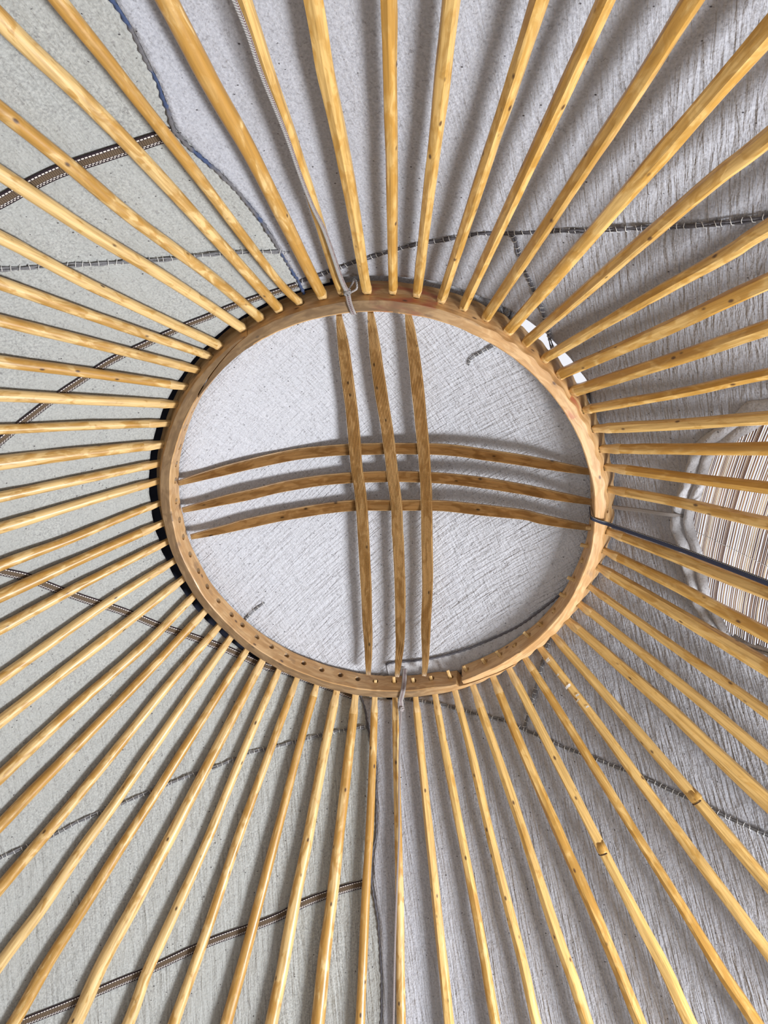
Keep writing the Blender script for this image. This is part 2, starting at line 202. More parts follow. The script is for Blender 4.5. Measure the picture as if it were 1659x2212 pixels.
def plain(name, c, rough=0.8, nscale=0, amt=0.3, bumpd=0.0):
    m, ns, ls, b = mat(name); b.inputs['Roughness'].default_value = rough
    if nscale:
        t = tex(ns, ls, 'ShaderNodeTexNoise', nscale, detail=3)
        ls.new(mix(ns, ls, t.outputs[0], tuple(x * (1 - amt) for x in c), tuple(min(1, x * (1 + amt)) for x in c)), b.inputs['Base Color'])
        if bumpd: bump(ns, ls, [(t.outputs[0], 0.8, bumpd)], b)
    else: b.inputs['Base Color'].default_value = (*c, 1)
    return m
M['navy'] = plain('gap_shade_navy', (0.012, 0.015, 0.03), 0.95, 60, 0.3)  # near-black that colours in the shade of the gap outside the rim
M['grey_cord'] = plain('grey_twisted_wool', (0.17, 0.17, 0.18), 0.95, 220, 0.5, 0.002)
M['slate_cord'] = plain('slate_twisted_wool', (0.11, 0.108, 0.125), 0.95, 220, 0.4, 0.002)
M['white_thread'] = plain('white_thread', (0.75, 0.75, 0.73), 0.8)
M['paint'] = plain('white_paint', (0.85, 0.85, 0.84), 0.5)
M['dark_gap'] = plain('dark_split_wood', (0.05, 0.022, 0.01), 0.9, 90, 0.4)
M['floor'] = plain('woven_floor_rug', (0.42, 0.40, 0.37), 0.9, 12, 0.2)

def blue_grey():
    m, ns, ls, b = mat('blue_and_grey_edge_cord')
    t = tex(ns, ls, 'ShaderNodeTexNoise', 9, detail=1); t2 = tex(ns, ls, 'ShaderNodeTexNoise', 200, detail=2)
    c = mix(ns, ls, ramp_out(ns, ls, t.outputs[0], [(0.47, 0.0), (0.53, 1.0)]), (0.17, 0.165, 0.17), (0.05, 0.085, 0.19))
    c = mix(ns, ls, math_(ns, ls, 'MULTIPLY', t2.outputs[0], 0.6), c, (0.04, 0.04, 0.06))
    ls.new(c, b.inputs['Base Color']); b.inputs['Roughness'].default_value = 0.95
    bump(ns, ls, [(t2.outputs[0], 0.8, 0.002)], b); return m
M['blue_cord'] = blue_grey()

def uvxy(ns, ls):
    u = ns.new('ShaderNodeUVMap'); s = ns.new('ShaderNodeSeparateXYZ'); ls.new(u.outputs[0], s.inputs[0])
    return s.outputs[0], s.outputs[1]
def pulse(ns, ls, u, period, duty):
    return math_(ns, ls, 'LESS_THAN', math_(ns, ls, 'FRACT', math_(ns, ls, 'DIVIDE', u, period)), duty)
def band_mat():
    m, ns, ls, b = mat('brown_woven_band_with_white_dashes')
    u, v = uvxy(ns, ls)
    maroon, brown = (0.016, 0.006, 0.012), (0.125, 0.085, 0.05)
    rib = pulse(ns, ls, u, 0.0050, 0.30)
    c = mix(ns, ls, rib, brown, (0.045, 0.028, 0.018))
    c = mix(ns, ls, between(ns, ls, v, 0.28, 0.72), maroon, c)
    for a, bb, per, du, off in ((0.15, 0.25, 0.0085, 0.68, 0), (0.75, 0.81, 0.0085, 0.68, 0.002), (0.86, 0.92, 0.0085, 0.62, 0.005)):
        d = math_(ns, ls, 'MULTIPLY', between(ns, ls, v, a, bb), pulse(ns, ls, math_(ns, ls, 'ADD', u, off), per, du))
        c = mix(ns, ls, d, c, (0.70, 0.66, 0.62))
    ls.new(c, b.inputs['Base Color']); b.inputs['Roughness'].default_value = 0.8
    bump(ns, ls, [(rib, 0.4, 0.0006)], b); return m
M['band'] = band_mat()
def braid_mat(name, c1, c2, edge=None, period=0.006):
    m, ns, ls, b = mat(name)
    u, v = uvxy(ns, ls)
    d = pulse(ns, ls, math_(ns, ls, 'ADD', u, math_(ns, ls, 'MULTIPLY', v, period)), period, 0.5)
    c = mix(ns, ls, d, c1, c2)
    if edge:
        e = math_(ns, ls, 'MULTIPLY', between(ns, ls, v, edge[0], edge[1]), pulse(ns, ls, u, 0.005, 0.6))
        c = mix(ns, ls, e, c, edge[2])
    ls.new(c, b.inputs['Base Color']); b.inputs['Roughness'].default_value = 0.75
    bump(ns, ls, [(d, 0.5, 0.0008)], b); return m
M['grey_braid'] = braid_mat('grey_braided_cord', (0.42, 0.41, 0.40), (0.20, 0.19, 0.19), (0.0, 0.22, (0.12, 0.03, 0.03)))
M['grey_ribbon'] = braid_mat('grey_mauve_ribbon', (0.36, 0.33, 0.32), (0.30, 0.27, 0.27), (0.35, 0.65, (0.14, 0.08, 0.09)), 0.003)
M['navy_strap'] = braid_mat('navy_webbing', (0.008, 0.010, 0.022), (0.012, 0.018, 0.05), (0.0, 0.12, (0.45, 0.43, 0.38)), 0.004)
M['taupe_ribbon'] = braid_mat('taupe_ribbon', (0.30, 0.27, 0.25), (0.22, 0.20, 0.19), None, 0.004)
def reed_mat():
    m, ns, ls, b = mat('split_reeds')
    at = ns.new('ShaderNodeAttribute'); at.attribute_name = 'tone'
    t = tex(ns, ls, 'ShaderNodeTexNoise', 40, (1, .1, 1), detail=3)
    s = math_(ns, ls, 'ADD', at.outputs['Fac'], math_(ns, ls, 'MULTIPLY', math_(ns, ls, 'SUBTRACT', t.outputs[0], 0.5), 0.5))
    r = ramp(ns, [(0.0, (0.12, 0.045, 0.02)), (0.35, (0.34, 0.17, 0.07)), (0.6, (0.62, 0.44, 0.24)), (1.0, (0.80, 0.68, 0.50))])
    ls.new(s, r.inputs[0]); ls.new(r.outputs[0], b.inputs['Base Color']); b.inputs['Roughness'].default_value = 0.55
    return m
M['reed'] = reed_mat()

# ------------------------------------------------------------------ mesh helpers
def newobj(name, verts, faces, m, parent=None, uv=None, smooth=True, attrs=None):
    me = bpy.data.meshes.new(name); me.from_pydata([tuple(v) for v in verts], [], faces); me.update()
    if uv:
        ul = me.uv_layers.new(name='UVMap')
        for l in me.loops: ul.data[l.index].uv = uv[l.vertex_index]
    for k, vals in (attrs or {}).items():
        a = me.attributes.new(k, 'FLOAT', 'POINT')
        for i, v in enumerate(vals): a.data[i].value = v
    me.materials.append(m)
    if smooth: me.polygons.foreach_set('use_smooth', [True] * len(me.polygons))
    bm = bmesh.new(); bm.from_mesh(me); bmesh.ops.recalc_face_normals(bm, faces=bm.faces); bm.to_mesh(me); bm.free()
    o = bpy.data.objects.new(name, me); col.objects.link(o)
    if parent: o.parent = parent
    return o
def tag(o, label, cat, group=None):
    o['label'] = label; o['category'] = cat
    if group: o['group'] = group
    return o
def empty(name, mw=None):
    e = bpy.data.objects.new(name, None); col.objects.link(e); e.empty_display_size = 0.05
    if mw is not None: e.matrix_world = mw
    return e
def interp(xs, ys, x):
    if x <= xs[0]: return ys[0]
    for i in range(1, len(xs)):
        if x <= xs[i]:
            t = (x - xs[i - 1]) / (xs[i] - xs[i - 1] + 1e-12); return ys[i - 1] + (ys[i] - ys[i - 1]) * t
    return ys[-1]
def catmull(P, n):
    """n evenly spaced (by chord) samples through points P"""
    P = [Vector(p) for p in P]
    if len(P) == 2: Q = [P[0].lerp(P[1], i / 50) for i in range(51)]
    else:
        E = [P[0] * 2 - P[1]] + P + [P[-1] * 2 - P[-2]]; Q = []
        for i in range(1, len(E) - 2):
            a, b, c, d = E[i - 1:i + 3]
            for j in range(24):
                t = j / 24
                Q.append(0.5 * ((2 * b) + (c - a) * t + (2 * a - 5 * b + 4 * c - d) * t * t + (-a + 3 * b - 3 * c + d) * t ** 3))
        Q.append(P[-1])
    L = [0.0]
    for i in range(1, len(Q)): L.append(L[-1] + (Q[i] - Q[i - 1]).length)
    out = []; j = 0
    for i in range(n):
        s = L[-1] * i / (n - 1)
        while j < len(L) - 2 and L[j + 1] < s: j += 1
        t = (s - L[j]) / max(1e-9, L[j + 1] - L[j]); out.append(Q[j].lerp(Q[j + 1], min(1, max(0, t))))
    return out, L[-1]
GK = [(-180, .0150), (-150, .0150), (-120, .023), (-90, .046), (-55, .064), (0, .068), (45, .044), (90, .025), (135, .0155), (180, .0150)]
def gap(ph):
    ph = (ph + 180) % 360 - 180
    for (a, ga), (b, gb) in zip(GK, GK[1:]):
        if a <= ph <= b:
            t = (ph - a) / (b - a); t = t * t * (3 - 2 * t); return ga + (gb - ga) * t
    return .015
def cpt(r, ph, off=0.0):
    a = math.radians(ph)
    return Vector((r * math.cos(a), r * math.sin(a), ZR - (r - 0.75) * TAN + off / COS))
def cnormal(ph):
    a = math.radians(ph); return Vector((math.sin(ALPHA) * math.cos(a), math.sin(ALPHA) * math.sin(a), math.cos(ALPHA)))
def nz(x, y, z, s=1.0): return noise.noise(Vector((x * s, y * s, z * s)))
def fsurf(r, ph, off=0.0):
    """roof felt surface: follows the poles, sagging a little between them"""
    p = cpt(r, ph, gap(ph) + off)
    return p + cnormal(ph) * (0.006 * nz(p.x, p.y, p.z, 4.0) + 0.002 * nz(p.x, p.y, p.z, 14.0))

def tube(path, rad, sides=8, squash=1.0, nrm=None):
    V, F, n = [], [], len(path)
    rf = rad if callable(rad) else (lambda t: rad)
    for i, p in enumerate(path):
        t = (path[min(i + 1, n - 1)] - path[max(i - 1, 0)]).normalized()
        up = nrm(p) if nrm else Vector((0, 0, 1))
        a = t.cross(up)
        if a.length < 1e-4: a = t.cross(Vector((1, 0, 0)))
        a.normalize(); b = a.cross(t).normalized(); r = rf(i / (n - 1))
        for k in range(sides):
            th = 2 * math.pi * k / sides
            V.append(p + a * (r * math.cos(th)) + b * (r * squash * math.sin(th)))
    for i in range(n - 1):
        for k in range(sides):
            k2 = (k + 1) % sides
            F.append((i * sides + k, i * sides + k2, (i + 1) * sides + k2, (i + 1) * sides + k))
    F.append(tuple(range(sides))[::-1]); F.append(tuple(range((n - 1) * sides, n * sides)))
    return V, F
def join(parts):
    V, F = [], []
    for v, f in parts:
        o = len(V); V += v; F += [tuple(i + o for i in q) for q in f]
    return V, F
def outn(p):
    return cnormal(math.degrees(math.atan2(p.y, p.x)))
def ribbon(path, width, thick, total, nrm=outn, flip=1):
    """flat woven strip along a path; v runs 0..1 across it"""
    V, F, UV, n = [], [], [], len(path)
    wf = width if callable(width) else (lambda t: width)
    prof = [(-.5, -.5), (-.25, -.5), (0, -.5), (.25, -.5), (.5, -.5), (.5, .5), (0, .5), (-.5, .5)]; m = len(prof)
    for i, p in enumerate(path):
        t = (path[min(i + 1, n - 1)] - path[max(i - 1, 0)]).normalized(); up = nrm(p)
        a = (t.cross(up)).normalized() * flip; b = a.cross(t).normalized()
        if b.dot(up) < 0: b = -b
        for x, y in prof:
            V.append(p + a * (x * wf(i / (n - 1))) + b * (y * thick)); UV.append((total * i / (n - 1), x + 0.5))
    for i in range(n - 1):
        for k in range(m):
            k2 = (k + 1) % m; F.append((i * m + k, i * m + k2, (i + 1) * m + k2, (i + 1) * m + k))
    F.append(tuple(range(m))[::-1]); F.append(tuple(range((n - 1) * m, n * m)))
    return V, F, UV

# ------------------------------------------------------------------ floor
def floor():
    V, F = [(0, 0, 0)], []
    for i in range(64):
        a = 2 * math.pi * i / 64; V.append((2.9 * math.cos(a), 2.9 * math.sin(a), 0))
    for i in range(64): F.append((0, 1 + i, 1 + (i + 1) % 64))
    for i in range(64):
        a = 2 * math.pi * i / 64; V.append((2.9 * math.cos(a), 2.9 * math.sin(a), -0.05))
    for i in range(64): F.append((1 + i, 65 + i, 65 + (i + 1) % 64, 1 + (i + 1) % 64))
    o = newobj('floor', V, F, M['floor'], smooth=False); o['kind'] = 'structure'
floor()
def wall():
    # unseen round felt wall added to limit fill light; open skirt and right-hand doorway
    V, F = [], []; n = 150; hs = (0.22, 0.7, 1.0, 1.3, 1.6, 1.80, 1.93)
    for i in range(n + 1):
        ph = 44 + (334 - 44) * i / n; a = math.radians(ph)
        for h in hs:
            r = 2.39 + .012 * nz(math.cos(a), math.sin(a), h, 5); V.append((r * math.cos(a), r * math.sin(a), h))
    m = len(hs)
    for i in range(n):
        for k in range(m - 1): q = i * m + k; F.append((q, q + 1, q + m + 1, q + m))
    o = newobj('wall_round', V, F, M['felt_roll'], attrs={'ridge': [.4] * len(V)}); o['kind'] = 'structure'
    md = o.modifiers.new('thickness', 'SOLIDIFY'); md.thickness = .008
wall()

# ------------------------------------------------------------------ roof felts
def sheet_curve(C_, r):
    P = sorted(C_); return interp([p[0] for p in P], [p[1] for p in P], r)
def inpoly(x, y, P):
    c = False; j = len(P) - 1
    for i in range(len(P)):
        if (P[i][1] > y) != (P[j][1] > y) and x < (P[j][0] - P[i][0]) * (y - P[i][1]) / (P[j][1] - P[i][1]) + P[i][0]: c = not c
        j = i
    return c
def felt_sheet(name, m, phA, phB, rin, off, nphi, ridge, hole=None, thick=0.007):
    V, F, A = [], [], []
    rs = [None]; nr = 96
    for i in range(nr + 1):
        for j in range(nphi + 1):
            v = j / nphi
            # inner radius can vary with angle, edges can vary with radius
            t = i / nr
            ph0 = phA(0.8) + (phB(0.8) - phA(0.8)) * v
            r = rin(ph0) + (ROUT - rin(ph0)) * (t ** 1.15)
            ph = phA(r) + (phB(r) - phA(r)) * v
            r += 0.003 * nz(ph * .3, 0, 0) if i == 0 else 0
            V.append(fsurf(r, ph, off)); A.append(ridge(r, ph)); rs.append((r, ph))
    rs = rs[1:]; W_ = nphi + 1
    for i in range(nr):
        for j in range(nphi):
            q = (i * W_ + j, i * W_ + j + 1, (i + 1) * W_ + j + 1, (i + 1) * W_ + j)
            if hole:
                cr = sum(rs[k][0] for k in q) / 4; cp = sum(rs[k][1] for k in q) / 4
                if inpoly(cr, cp / 50, hole): continue
            F.append(q)
    o = newobj(name, V, F, m, attrs={'ridge': A})
    # make sure thickness grows outwards (away from the room)
    md = o.modifiers.new('thickness', 'SOLIDIFY'); md.thickness = thick
    me = o.data; up = sum(1 for p in me.polygons if p.normal.z > 0)
    md.offset = 1.0 if up > len(me.polygons) / 2 else -1.0
    return o

HOUT = [(p[0], p[1]) for p in HO]; HINN = [(p[0], p[1]) for p in HI]
hole_poly = [(r + .020, (ph + (-9 - ph) * .07) / 50) for r, ph in HOUT] + [(1.9, 9 / 50), (1.9, -27 / 50)]
def ridge_right(r, ph):
    a = (ph + 180) % 360 - 180
    k = interp([-106, -90, -72, -50, 50, 70, 95], [0.10, 0.10, 0.3, 0.9, 1.0, 0.6, 0.35], a)
    return k * interp([0.75, 0.95, 1.1], [0.45, 0.8, 1.0], r)
right = felt_sheet('roof_felt', M['felt_right'], lambda r: sheet_curve(F1, r), lambda r: sheet_curve(F2, r),
                   lambda ph: interp([-106, -60, -56, -36, -30, 60, 90], [.80, .80, .806, .806, .765, .78, .785], ph), 0.0, 400, ridge_right, hole_poly)
tag(right, 'grey ridged felt roof sheet on the right with a rolled opening over the reed screen', 'felt')
left = felt_sheet('roof_felt', M['felt_left'], lambda r: sheet_curve(F2, r) - 7, lambda r: sheet_curve(F1, r) + 360 + 6,
                  lambda ph: interp([84, 125, 150, 238, 262], [.775, .782, .789, .791, .786], ph), 0.004, 220, lambda r, ph: interp([84, 140, 200, 262], [1.0, 0.8, .35, .35], ph))
tag(left, 'greenish grey felt roof sheet on the left crossed by brown woven bands', 'felt')

def edge_cord(C_, m, parent, name, lift, rad=0.0045, n=260):
    P = sorted(C_); pts = [cpt(r, ph, gap(ph) + lift) for r, ph in P]
    path, L = catmull(pts, n)
    path = [p + Vector((nz(p.x, p.y, p.z, 40), nz(p.y, p.z, p.x, 40), 0)) * 0.003 for p in path]
    V1, F1_ = tube(path, lambda t: rad * (1 + 0.28 * math.sin(t * L / 0.011 * math.pi)), 7)
    return newobj(name, V1, F1_, m, parent)
edge_cord([(r, p - 0.25) for r, p in F1], M['blue_cord'], right, 'edge_cord', 0.002, 0.005)
edge_cord([(r, p + 0.25) for r, p in F2], M['slate_cord'], right, 'edge_cord', 0.002, 0.0035)

def seam(pts, parent, mcord, n=240, off=0.0, sep=0.0052, rad=0.0029, surf=None):
    """two twisted wool cords side by side, tied down by white thread stitches"""
    P3 = surf(pts) if surf else [cpt(r, ph, gap(ph) + off - 0.003) for r, ph in pts]
    path, L = catmull(P3, n)
    parts = []; st = []
    for sgn in (-1, 1):
        q = []
        for i, p in enumerate(path):
            t = (path[min(i + 1, n - 1)] - path[max(i - 1, 0)]).normalized()
            up = outn(p) if not surf else Vector((0, 0, 1))
            a = t.cross(up).normalized()
            s = L * i / (n - 1)
            q.append(p + a * sgn * sep * (0.55 + 0.25 * math.sin(s / 0.03 + sgn) + 0.25 * nz(p.x, p.y, sgn, 25)) + up * (-0.0015 + 0.001 * math.sin(s / 0.012 + sgn)))
        parts.append(tube(q, lambda t: rad * (0.9 + 0.3 * math.sin(t * L / 0.009)), 6))
    V, F = join(parts); o = newobj('seam_cord', V, F, mcord, parent)
    k = max(3, int(L / 0.020))
    for i in range(k):
        j = min(n - 2, int((i + 0.3 + 0.4 * random.random()) / k * n))
        p = path[j]; t = (path[j + 1] - path[j]).normalized(); up = outn(p) if not surf else Vector((0, 0, 1)); a = t.cross(up).normalized()
        skew = t * random.uniform(-.004, .004)
        st.append(tube([p - a * .0085 + skew, p - a * .003 - up * .0052, p + a * .003 - up * .0052, p + a * .0085 - skew], 0.0009, 5))
    if k <= 6:
        for q in st: newobj('stitch', q[0], q[1], M['white_thread'], o)
    else:
        V, F = join(st); newobj('stitching', V, F, M['white_thread'], o)
    return o
seam(S1, left, M['grey_cord'], off=0.003)
seam(S4, left, M['grey_cord'], off=0.003)
seam(S2, right, M['slate_cord'])
seam(S3, right, M['slate_cord'], n=120)
seam(S5, right, M['grey_cord'])
seam(S6, right, M['grey_cord'], n=120)

def rolled_edge():
    n = 190; m = 20
    A, _ = catmull([(r, ph / 50, 0) for r, ph in HOUT], n)
    B, _ = catmull([(r, ph / 50, 0) for r, ph in HINN], n)
    V, F = [], []
    for i in range(n):
        ww = (A[i] - B[i]).length
        for j in range(m + 1):
            v = j / m; q = A[i].lerp(B[i], v)
            flat = interp([0, .16, .30, .8, .9, 1.0], [0.35, .45, 1.0, 1.0, .7, .4], i / n)
            lobe = abs(math.sin(math.pi * (v * 1.85 if v < .54 else (1 + (v - .54) / .46)))) ** .6
            h = (0.027 if v < .54 else 0.017) * lobe * flat
            p0 = cpt(q.x, q.y * 50, gap(q.y * 50))
            h *= 1 + 0.55 * nz(p0.x, p0.y, p0.z, 14) + .25 * nz(p0.x, p0.y, p0.z, 45)
            V.append(p0 - cnormal(q.y * 50) * (h + 0.001))
    for i in range(n - 1):
        for j in range(m):
            a = i * (m + 1) + j; F.append((a, a + 1, a + m + 2, a + m + 1))
    o = newobj('rolled_edge', V, F, M['felt_roll'], right, attrs={'ridge': [0.4] * len(V)})
    md = o.modifiers.new('thickness', 'SOLIDIFY'); md.thickness = 0.005; md.offset = 1
    up = sum(1 for p in o.data.polygons if p.normal.z > 0)
    md.offset = 1.0 if up > len(o.data.polygons) / 2 else -1.0
rolled_edge()

# ------------------------------------------------------------------ reed screen above the opening
def reeds():
    V, F, A = [], [], []
    random.seed(3)
    r = 0.93; rows = []
    tilt = math.radians(2.0)
    while r < 1.62:
        tone = random.choice([0.0, 0.1, 0.15, 0.25, 0.3, 0.45, 0.6, 0.75, 0.9])
        rad = random.uniform(0.0014, 0.0021); path = []
        for k in range(9):
            y = -0.66 + k * 0.125
            rr = r + y * math.tan(tilt) + 0.002 * nz(r * 20, y * 2, 1)
            x0 = rr; R_ = math.hypot(x0, y); ph = math.degrees(math.atan2(y, x0))
            path.append(cpt(R_, ph, gap(ph) + 0.022 + 0.002 * nz(r * 30, y, 4)))
        v, f = tube(path, rad, 6, nrm=outn); o = len(V); V += v; F += [tuple(i + o for i in q) for q in f]; A += [tone] * len(v)
        r += rad * 2 * random.uniform(0.85, 1.05) + (0.0014 if random.random() < .40 else 0.0001)
    e = newobj('reed_screen', V, F, M['reed'], attrs={'tone': A})
    tag(e, 'reed screen of thin brown and cream reeds seen through the opening in the felt', 'reed screen')
    # binding threads wound across the reeds
    parts = []
    for y0 in (-0.40, -0.05, 0.17, 0.36):
        pts = []
        for i in range(260):
            rr = 0.93 + 0.69 * i / 259; y = y0 + 0.03 * math.sin(rr * 5)
            R_ = math.hypot(rr, y); ph = math.degrees(math.atan2(y, rr))
            pts.append(cpt(R_, ph, gap(ph) + 0.0185 + 0.0015 * math.sin(i * 2.2)))
        parts.append(tube(pts, 0.0009, 5))
    v, f = join(parts); newobj('binding_thread', v, f, M['white_thread'], e)
reeds()

# ------------------------------------------------------------------ crown cover (felt over the top)
def zcover(x, y):
    r = math.hypot(x, y); ph = math.degrees(math.atan2(y, x))
    dome = ZR + .02 + .25 * (1 - r * r / .49) + .032 - .045 * math.tanh(y / .13) * max(0, 1 - r * r / .49)
    flat = ZR + .06
    if r < 0.80: z = max(dome, flat); k = 0.02; z = max(dome, flat) + k * max(0, 1 - abs(dome - flat) / .05) ** 2 * .5
    else: z = min(flat, 9) - (r - .8) * TAN
    z0 = ZR - (r - .75) * TAN + gap(ph) / COS
    if r > .78: z = max(z, z0 + .03)
    return z
def cover_edge(ph):
    a = (ph + 180) % 360 - 180
    return interp([-180, -62, -57, -38, -34, 180], [0.97, 0.97, 0.752, 0.752, 0.97, 0.97], a)
def cover():
    V, F = [], []; nr, nph = 70, 240; A = []
    for i in range(nr + 1):
        for j in range(nph):
            ph = 360 * j / nph; r = cover_edge(ph) * i / nr; a = math.radians(ph); x, y = r * math.cos(a), r * math.sin(a)
            z = zcover(x, y) + 0.004 * nz(x, y, 3, 5) + (0.0015 * nz(x, y, 3, 16))
            V.append((x, y, z)); A.append(1.0)
    for i in range(nr):
        for j in range(nph):
            j2 = (j + 1) % nph; F.append((i * nph + j, i * nph + j2, (i + 1) * nph + j2, (i + 1) * nph + j))
    o = newobj('crown_cover', V, F, M['felt_crown'], attrs={'ridge': A})
    md = o.modifiers.new('thickness', 'SOLIDIFY'); md.thickness = 0.007
    md.offset = 1.0 if sum(1 for p in o.data.polygons if p.normal.z > 0) > len(o.data.polygons) / 2 else -1.0
    tag(o, 'pale quilted felt cover stretched over the round crown opening', 'felt')
    # dark strip standing in for the shade in the gap before the left sheet
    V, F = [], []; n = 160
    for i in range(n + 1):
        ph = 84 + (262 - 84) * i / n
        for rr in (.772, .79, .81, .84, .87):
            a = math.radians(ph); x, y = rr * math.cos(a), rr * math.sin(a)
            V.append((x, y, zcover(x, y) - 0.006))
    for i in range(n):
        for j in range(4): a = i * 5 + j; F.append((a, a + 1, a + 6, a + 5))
    newobj('gap_shade_strip', V, F, M['navy'], o)
    cl = lambda P3: [Vector((p[0], p[1], zcover(p[0], p[1]) - .004)) for p in P3]
    seam(C2, o, M['grey_cord'], n=50, surf=cl, sep=.003, rad=.002)
    seam(C3, o, M['grey_cord'], n=40, surf=cl, sep=.003, rad=.002)
    # folded hem with a dark cord along it, lower right of the opening
    path, L = catmull(cl(C1), 160)
    v, f = tube([p + Vector((0, 0, -.004)) for p in path], lambda t: .0042 * (1 + .25 * math.sin(t * L / .011 * math.pi)), 7)
    newobj('hem_cord', v, f, M['slate_cord'], o)
    V, F = [], []
    for i, p in enumerate(path):
        out = Vector((p.x, p.y, 0)).normalized(); d = Vector((0.25, 1, 0)).normalized()
        for k in range(6):
            q = p + d * (.001 + .030 * k)
            rq = math.hypot(q.x, q.y)
            if rq > .735: q = Vector((q.x * .735 / rq, q.y * .735 / rq, 0))
            V.append((q.x, q.y, zcover(q.x, q.y) - .007 - .006 * math.sin(math.pi * k / 5) + .0015 * math.sin(i * .9)))
    for i in range(len(path) - 1):
        for k in range(5): a = i * 6 + k; F.append((a, a + 1, a + 7, a + 6))
    newobj('folded_hem', V, F, M['felt_roll'], o, attrs={'ridge': [.6] * len(V)})
cover()

# ------------------------------------------------------------------ crown: bent rim in two overlapping pieces, six bowed laths
POLE_ANG = {k: L[0][1] for k, L, a, b in POLES}
SLOT = dict(POLE_ANG); SLOT[16] = -5.9
crown = empty('roof_ring', Matrix.Translation((0, 0, ZR)))
tag(crown, 'round wooden crown of the roof with bent rim and six crossed ribbed laths', 'roof crown')

def slot_cutter():
    parts = []
    for k, ph in SLOT.items():
        a = math.radians(ph); d = Vector((math.cos(a), math.sin(a), 0))
        p0 = d * 0.80 + Vector((0, 0, ZR - .030)); p1 = d * 0.66 + Vector((0, 0, ZR + .034))
        t = (p1 - p0).normalized()
        side = t.cross(Vector((0, 0, 1))).normalized(); up = side.cross(t)
        V = []; n = 10
        for p in (p0, p1):
            for i in range(n):
                th = 2 * math.pi * i / n + .3; V.append(p + side * (.0115 * math.cos(th)) + up * (.0115 * math.sin(th)))
        F = [(i, (i + 1) % n, n + (i + 1) % n, n + i) for i in range(n)] + [tuple(range(n))[::-1], tuple(range(n, 2 * n))]
        parts.append((V, F))
    V, F = join(parts)
    return newobj('rim_slots', V, F, M['rim'], smooth=False)
cutter = slot_cutter()
def rim_piece(a0, a1, prof, name='rim'):
    """prof(ph) -> (inner radius, outer radius factor 0..1 of section kept from inside / outside)"""
    V, F, GR = [], [], []; n = int(abs(a1 - a0) * 1.6)
    for i in range(n + 1):
        ph = a0 + (a1 - a0) * i / n; a = math.radians(ph)
        ri, f0, f1, dz = prof(ph)
        A_ = (ph + 180) % 360 - 180
        scal = interp([-75, -60, 50, 70], [0, 1, 1, 0], A_) if -75 < A_ < 70 else 0
        near = min(abs(((ph - s + 180) % 360) - 180) for s in SLOT.values())
        bulge = 0.006 * scal * (math.cos(math.pi * (1 - min(near, 2.75) / 2.75)) * .5 + .5) - .002 * scal
        wob = 0.0025 * nz(math.cos(a), math.sin(a), 1.7, 6) + .001 * nz(math.cos(a), math.sin(a), 5, 22)
        sec = [(0, -.040), (0, .045), (.066, .044), (.074, .034), (.054, .000), (.037, -.034), (.033, -.042), (.003, -.043)]
        pale = interp([-85, -62, 62, 80], [1, 0.12, 0.12, 1], A_) if -90 < A_ < 85 else 1.0
        for x, z in sec:
            tot = .074
            full = {-.040: .034, .045: .066, -.043: .033}.get(z, x)      # how far out the section reaches at this height
            xx = x if (f0 == 0 and f1 == 1) else (full * f0 if x <= .003 else x * f1)
            if x > .03 and f1 > .95: xx += bulge
            rr = ri + xx + wob
            zz = z + dz + .0018 * nz(math.cos(a) * 2, math.sin(a) * 2, x * 30, 5)
            V.append((rr * math.cos(a), rr * math.sin(a), zz)); GR.append(pale * .75 if z < -.03 else .12)
    m = 8
    for i in range(n):
        for k in range(m):
            k2 = (k + 1) % m; F.append((i * m + k, i * m + k2, (i + 1) * m + k2, (i + 1) * m + k))
    F.append(tuple(range(m))[::-1]); F.append(tuple(range(n * m, (n + 1) * m)))
    o = newobj(name, V, F, M['rim'], smooth=False, attrs={'grime': GR})
    o.location = (0, 0, ZR)
    md = o.modifiers.new('slots', 'BOOLEAN'); md.operation = 'DIFFERENCE'; md.object = cutter; md.solver = 'EXACT'
    bv = None
    dg = bpy.context.evaluated_depsgraph_get(); dg.update()
    me = bpy.data.meshes.new_from_object(o.evaluated_get(dg)); o.modifiers.clear(); o.data = me
    me.polygons.foreach_set('use_smooth', [True] * len(me.polygons)); me.set_sharp_from_angle(angle=math.radians(28))
    if 'grime' in me.attributes: me.attributes.remove(me.attributes['grime'])
    ul = me.uv_layers.new(name='UVMap')
    for l in me.loops:
        v = me.vertices[l.vertex_index].co
        ul.data[l.index].uv = (math.atan2(v.y, v.x) * .75, v.z * .7 + math.hypot(v.x, v.y))
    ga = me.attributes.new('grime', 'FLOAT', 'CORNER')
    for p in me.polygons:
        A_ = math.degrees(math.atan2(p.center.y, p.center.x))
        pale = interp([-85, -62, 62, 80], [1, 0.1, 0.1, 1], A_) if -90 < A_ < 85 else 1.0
        gv = pale * .80 if p.normal.z < -.8 else .10  # down-facing faces toned darker, except round the right side
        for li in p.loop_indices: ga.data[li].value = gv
    o.location = (0, 0, 0); o.parent = crown
    return o
def profA(ph):   # from the upper left joint clockwise round to the lower right joint
    f1 = 1.0
    if ph < -122: f1 = max(.10, (ph + 143) / 21 * .85 + .10)
    if ph > 44: f1 = max(.52, 1 - (ph - 44) / 20 * .48)
    return (.705, 0.0, f1, 0.0)
def profB(ph):   # from the lower right joint clockwise to the upper left joint
    f0 = 0.0
    if ph < 66: f0 = min(.93, .56 + (66 - ph) / 20 * .40)
    elif ph < 72: f0 = .20 * (72 - ph) / 6
    if ph > 217: f0 = min(.93, (ph - 217) / 21 * .80 + .15)
    return (.707, f0, 1.0, .001)
rimA = rim_piece(-143, 64, profA)
rimB = rim_piece(48, 238, profB)
bpy.data.objects.remove(cutter, do_unlink=True)

